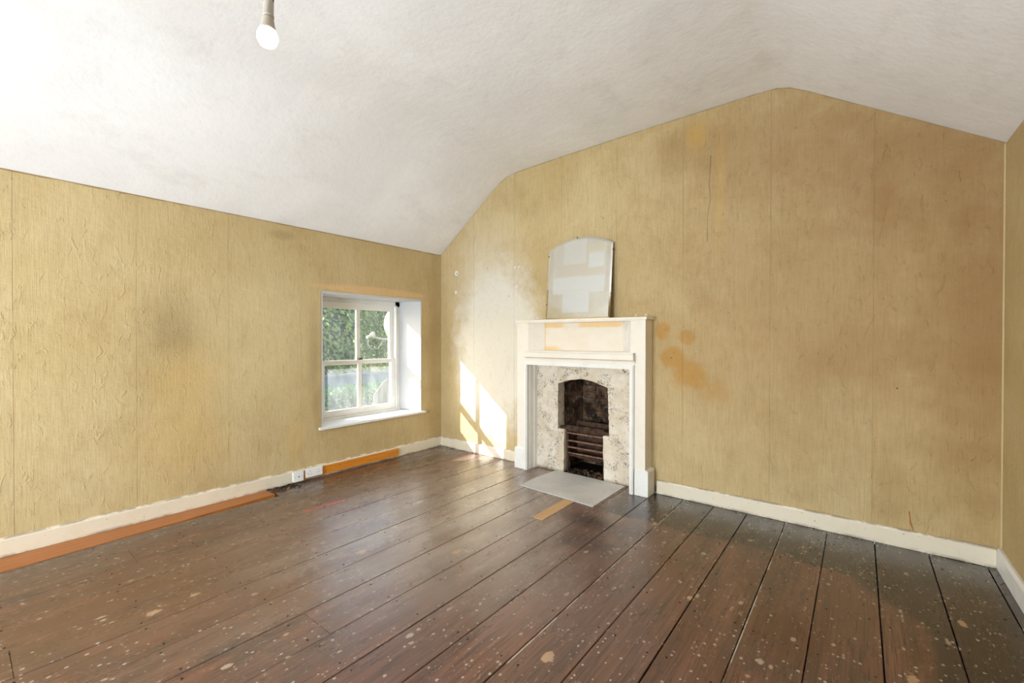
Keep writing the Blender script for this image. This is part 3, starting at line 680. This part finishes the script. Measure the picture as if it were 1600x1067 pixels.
bmesh.ops.recalc_face_normals(bm, faces=bm.faces); me = bpy.data.meshes.new('bevelled_edge'); bm.to_mesh(me); bm.free(); link('bevelled_edge', me, M['bevel'], mi)
bm = bmesh.new(); prism(bm, mirror_outline(.016), 'y', -.0045, -.0006); bmesh.ops.recalc_face_normals(bm, faces=bm.faces); me = bpy.data.meshes.new('mirror_glass'); bm.to_mesh(me); bm.free()
link('mirror_glass', me, M['mirror'], mi)
for (x, z) in ((-.327, .60), (.327, .59), (-.03, .744), (-.327, .14), (.327, .21)):
    bm = bmesh.new(); box(bm, x-.004, x+.004, -.007, .006, z-.006, z+.006, .001); me = bpy.data.meshes.new('mirror_clip'); bm.to_mesh(me); bm.free(); link('mirror_clip', me, M['brass'], mi)

# screw eyes left on the mantel
for (x, y, lab) in ((1.395, -.03, 'small metal screw eye on the mantel, left of the mirror'), (2.385, -.03, 'small metal screw eye on the mantel, just right of the mirror'), (2.47, -.03, 'tiny metal screw eye at the right end of the mantel')):
    rt_ = empty('screw_eye', (x, y, 1.420)); tag(rt_, lab, 'hook', 'screw eyes on the mantel')
    bm = bmesh.new(); tube(bm, [(x, y, 1.4201), (x, y, 1.434)], .002, 6); finish('shank', bm, M['brass'], rt_)
    bm = bmesh.new(); tube(bm, [(x+.008*math.cos(t*PI/6), y, 1.441+.008*math.sin(t*PI/6)) for t in range(13)], .002, 6); finish('eye', bm, M['plastic'], rt_)

# ------------------------------------------------------------------ pine rail, sockets
pr = bx('pine_batten', M['pine'], None, .0225, .040, -1.642, -.632, .016, .088, bev=.0015)
pr.data.transform(Matrix.Translation((-.03, 1.137, -.016))); pr.location = (.03, -1.137, .016)
tag(pr, 'orange varnished pine batten fixed along the skirting under the window', 'batten')
for y in (-1.30, -1.0, -.66):
    bm = bmesh.new(); lathe(bm, [(.004, 0), (.004, .0015)], 8, Matrix.Translation((.0395, y, .055+.012*math.sin(y*9))) @ Matrix.Rotation(PI/2, 4, 'Y')); finish('screw', bm, M['dark'], pr)
def socket(name, y0, y1, z0, z1, lab, double):
    xf = .0405
    ro = empty(name, (xf, (y0+y1)/2, z0)); tag(ro, lab, 'socket')
    d = xf if double else .0225
    bx('back_box', M['plastic'], ro, d, .052 if double else .050, y0+.004, y1-.004, z0+.003, z1-.003)
    bx('face_plate', M['plastic'], ro, .052 if double else .050, .060, y0, y1, z0, z1, bev=.003)
    xs_ = .060
    def slot(y, z, hy, hz): bx('slot', M['black'], ro, xs_-.002, xs_+.0006, y-hy, y+hy, z-hz, z+hz, bev=0)
    zc = (z0+z1)/2
    if double:
        for yc in (y0+.040, y1-.040):
            slot(yc, zc+.012, .002, .004); slot(yc-.011, zc-.010, .0035, .002); slot(yc+.011, zc-.010, .0035, .002)
            bx('rocker_switch', M['plastic'], ro, xs_-.001, xs_+.003, yc+(.022 if yc > (y0+y1)/2 else -.028), yc+(.028 if yc > (y0+y1)/2 else -.022), zc+.012, zc+.026, bev=.001)
        for yc in (y0+.012, y1-.012): slot(yc, zc, .002, .002)
    else:
        bm = bmesh.new(); lathe(bm, [(.0055, 0), (.0055, .003)], 12, Matrix.Translation((xs_-.001, (y0+y1)/2, zc)) @ Matrix.Rotation(PI/2, 4, 'Y')); finish('coaxial_hole', bm, M['black'], ro)
        for yc in (y0+.012, y1-.012): slot(yc, zc, .002, .002)
socket('double_socket', -1.634, -1.480, .027, .107, 'white double power socket on the left end of the pine batten', True)
socket('aerial_socket', -1.738, -1.652, .014, .098, 'small square white aerial socket beside the double socket', False)

# ------------------------------------------------------------------ bulb on its flex
bl = empty('pendant_bulb', (2.652, -3.04, 2.965)); tag(bl, 'lit bare bulb in a white holder hanging on a flex from the ceiling', 'light bulb')
B0 = Vector((2.655, -3.034, 2.014)); ax = Vector((-.045, .05, 1)).normalized(); rotq = ax.to_track_quat('Z', 'Y').to_matrix().to_4x4()
Mx = Matrix.Translation(B0) @ rotq @ Matrix.Scale(.80, 4)
bm = bmesh.new(); lathe(bm, [(.003, -.031), (.013, -.029), (.023, -.023), (.029, -.011), (.0305, -.001), (.029, .009), (.0255, .018)], 28, Mx); finish('bulb_globe', bm, M['bulbglow'], bl, smooth=True)
bm = bmesh.new(); lathe(bm, [(.0255, .018), (.0235, .026), (.0195, .042), (.0165, .058), (.0150, .066)], 28, Mx); finish('bulb_collar', bm, M['bulbbase'], bl, smooth=True)
bm = bmesh.new(); lathe(bm, [(.0170, .066), (.0170, .071), (.0155, .072), (.0150, .112), (.0135, .122)], 28, Mx); finish('lamp_holder', bm, M['holder'], bl, smooth=True)
bm = bmesh.new(); lathe(bm, [(.0150, .122), (.0148, .136), (.009, .148), (.004, .154)], 28, Mx); finish('holder_cap', bm, M['black'], bl, smooth=True)
e0 = Mx @ Vector((0, 0, .152))
bm = bmesh.new(); tube(bm, [e0, e0+Vector((-.010, .008, .12)), Vector((2.650, -3.035, 2.45)), Vector((2.652, -3.04, 2.955))], .0032, 8); finish('flex', bm, M['cord'], bl, smooth=True)
bm = bmesh.new(); lathe(bm, [(.045, 2.972), (.045, 2.955), (.03, 2.940), (.012, 2.935)], 24, Matrix.Translation((2.652, -3.04, 0))); finish('ceiling_rose', bm, M['holder'], bl, smooth=True)

# ------------------------------------------------------------------ outside
bm = bmesh.new(); box(bm, -30, -.45, -25, 30, -2.75, -2.6); tag(finish('ground', bm, M['ground']), 'garden ground below the window', kind='structure')
bm = bmesh.new(); box(bm, -.5, 4.8, -5.9, .55, -2.75, -.13); tag(finish('trim_2', bm, M['outer']), 'rendered storey below the room', kind='structure')
def leaves(bm, c, rx, ry, rz, count, size, seed, shell=.62):
    rnd = random.Random(seed)
    for _ in range(count):
        d = Vector((rnd.gauss(0, 1), rnd.gauss(0, 1), rnd.gauss(0, 1))).normalized()
        bumpy = 1+.22*noise.noise(d*2.3+Vector((seed, 0, 0)))+.13*noise.noise(d*6+Vector((0, seed, 0)))
        r = (shell+(1-shell)*rnd.random()**.6)*bumpy
        p = Vector((c[0]+d.x*rx*r, c[1]+d.y*ry*r, c[2]+d.z*rz*r))
        n_ = (d+Vector((rnd.gauss(0, .6), rnd.gauss(0, .6), rnd.gauss(0, .6)+.3))).normalized(); a = n_.cross(Vector((rnd.random(), rnd.random(), rnd.random()))).normalized(); b_ = n_.cross(a)
        L = size*rnd.uniform(.6, 1.3); w_ = L*.42
        v = [bm.verts.new(p-a*L), bm.verts.new(p+b_*w_+n_*w_*.25), bm.verts.new(p+a*L), bm.verts.new(p-b_*w_+n_*w_*.25)]
        bm.faces.new((v[0], v[1], v[2])); bm.faces.new((v[0], v[2], v[3]))
def bush(name, lab, cat, group, c, rx, ry, rz, count, size, seed, mat='leaf', trunk=True):
    ro = empty(name, (c[0], c[1], -2.6)); tag(ro, lab, cat, group)
    bm = bmesh.new(); leaves(bm, c, rx, ry, rz, count, size, seed)
    me = bpy.data.meshes.new('foliage'); bmesh.ops.translate(bm, verts=bm.verts, vec=(-c[0], -c[1], 2.6)); bm.to_mesh(me); bm.free(); tag(link('foliage', me, M[mat], ro), kind='stuff')
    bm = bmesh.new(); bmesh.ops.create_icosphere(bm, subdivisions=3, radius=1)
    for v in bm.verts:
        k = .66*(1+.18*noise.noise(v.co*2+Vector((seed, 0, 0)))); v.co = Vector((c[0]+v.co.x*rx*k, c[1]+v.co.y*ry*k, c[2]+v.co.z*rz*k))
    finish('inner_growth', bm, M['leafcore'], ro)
    if trunk:
        bm = bmesh.new(); tube(bm, [(c[0], c[1], -2.6), (c[0]+.1, c[1]-.05, c[2]-rz*.3), (c[0], c[1], c[2])], .14, 8); finish('trunk', bm, M['soot'], ro)
for i, (c, rx, ry, rz, lab) in enumerate((((-8.4, 2.9, 1.6), 1.75, 1.75, 2.9, 'yellow-green evergreen tree seen through the upper left pane'), ((-8.6, 7.3, 1.4), 1.75, 1.75, 2.9, 'evergreen tree seen through the upper right pane'),
                                          ((-8.6, -.8, 1.0), 1.7, 1.75, 2.6, 'evergreen tree hidden behind the left window edge'), ((-12.6, 8.6, 2.4), 2.0, 2.1, 3.6, 'tall evergreen tree farthest right beyond the window'), ((-12.6, 4.0, 2.8), 2.1, 2.3, 4.2, 'tallest evergreen tree rising behind the nearer ones'))):
    bush('evergreen_tree', lab, 'tree', 'evergreen trees outside the window', c, rx, ry, rz, 12000 if i < 2 else 7000, .075, i+1)
# garden wall, hedge and shed
gw = bx('garden_wall', M['render'], None, -6.25, -6.05, -2.0, 9.0, -2.6, .30, bev=.01)
gw.data.transform(Matrix.Translation((6.15, -3.5, 2.6))); gw.location = (-6.15, 3.5, -2.6); tag(gw, 'pale rendered garden wall behind the clipped hedge', 'wall')
bm = bmesh.new(); box(bm, -6.30, -6.0, -2.02, 9.02, .30, .36, .01); finish('coping', bm, M['render'], gw)
hd = empty('hedge', (-5.1, 2.2, -2.6)); tag(hd, 'clipped green hedge seen through the lower panes', 'hedge')
bm = bmesh.new(); rnd = random.Random(4)
for _ in range(16000):
    f_ = rnd.random()
    if f_ < .55: p = Vector((-4.55+rnd.gauss(0, .06), rnd.uniform(-1.5, 6.5), rnd.uniform(-2.2, .10)))
    else: p = Vector((rnd.uniform(-5.5, -4.55), rnd.uniform(-1.5, 6.5), .10+rnd.gauss(0, .04)))
    n_ = Vector((rnd.gauss(.5, .6), rnd.gauss(0, .6), rnd.gauss(.4, .6))).normalized(); a = n_.cross(Vector((rnd.random(), rnd.random(), rnd.random()))).normalized(); b_ = n_.cross(a); L = rnd.uniform(.03, .06)
    v = [bm.verts.new(p-a*L), bm.verts.new(p+b_*L*.45), bm.verts.new(p+a*L), bm.verts.new(p-b_*L*.45)]; bm.faces.new(v)
tag(finish('foliage', bm, M['leaf2'], hd), kind='stuff')
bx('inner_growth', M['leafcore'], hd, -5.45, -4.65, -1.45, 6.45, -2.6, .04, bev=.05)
sh = empty('boarded_screen', (-3.5, 1.75, -2.6)); tag(sh, 'beige weathered boarded screen with a sloping top, outside and low in the right pane', 'fence')
for k in range(7):
    a = 1.49+k*.105; za = .14+min(a-1.49, .26)*1.15; zb_ = .14+min(a+.1-1.49, .26)*1.15
    bm = bmesh.new(); prism(bm, [(a, -2.6), (a+.1, -2.6), (a+.1, zb_), (a, za)], 'x', -3.52, -3.50+.004*(k % 2)); finish('board', bm, M['shedwood'], sh)
for z in (-2.2, -1.1, -.1): bx('rail', M['shedwood'], sh, -3.56, -3.521, 1.49, 2.22, z, z+.08)
# satellite dish on a bracket on the outer wall
DX = -1.0
sd = empty('satellite_dish', (-.44, .32, 1.1)); tag(sd, 'grey satellite dish on the outer wall, at the right edge of the upper sash', 'satellite dish')
C0 = Vector((DX, .22, 1.475)); dirv = Vector((.25, -.9, .3)).normalized(); R3 = Matrix.Translation(C0) @ dirv.to_track_quat('Z', 'Y').to_matrix().to_4x4()
bm = bmesh.new(); lathe(bm, [(.001, -.004), (.10, .006), (.18, .026), (.25, .055), (.256, .055), (.254, .047), (.18, .016), (.10, -.006), (.001, -.016)], 36, R3); finish('reflector', bm, M['dish'], sd, smooth=True)
L0 = Vector((DX-.05, -.245, 1.275))
bm = bmesh.new(); tube(bm, [C0+Vector((0, -.02, -.23)), Vector((DX-.03, -.05, 1.235)), L0+Vector((0, .05, -.01))], .011, 8); finish('feed_arm', bm, M['dish'], sd)
bm = bmesh.new(); lathe(bm, [(.018, -.05), (.020, .02), (.032, .025), (.032, .06), (.02, .066)], 16, Matrix.Translation(L0) @ Vector((.15, .9, .45)).to_track_quat('Z', 'Y').to_matrix().to_4x4()); finish('receiver', bm, M['dish'], sd)
bm = bmesh.new(); tube(bm, [L0+Vector((0, -.02, -.02)), L0+Vector((0, -.03, -.10)), L0+Vector((.01, .02, -.17)), L0+Vector((.02, .10, -.165)), L0+Vector((.03, .18, -.06))], .0035, 6); finish('cable', bm, M['dish'], sd, smooth=True)
bm = bmesh.new(); tube(bm, [C0-dirv*.01, Vector((-.72, .34, 1.30)), Vector((-.445, .34, 1.25))], .018, 8); finish('wall_bracket', bm, M['dish'], sd)
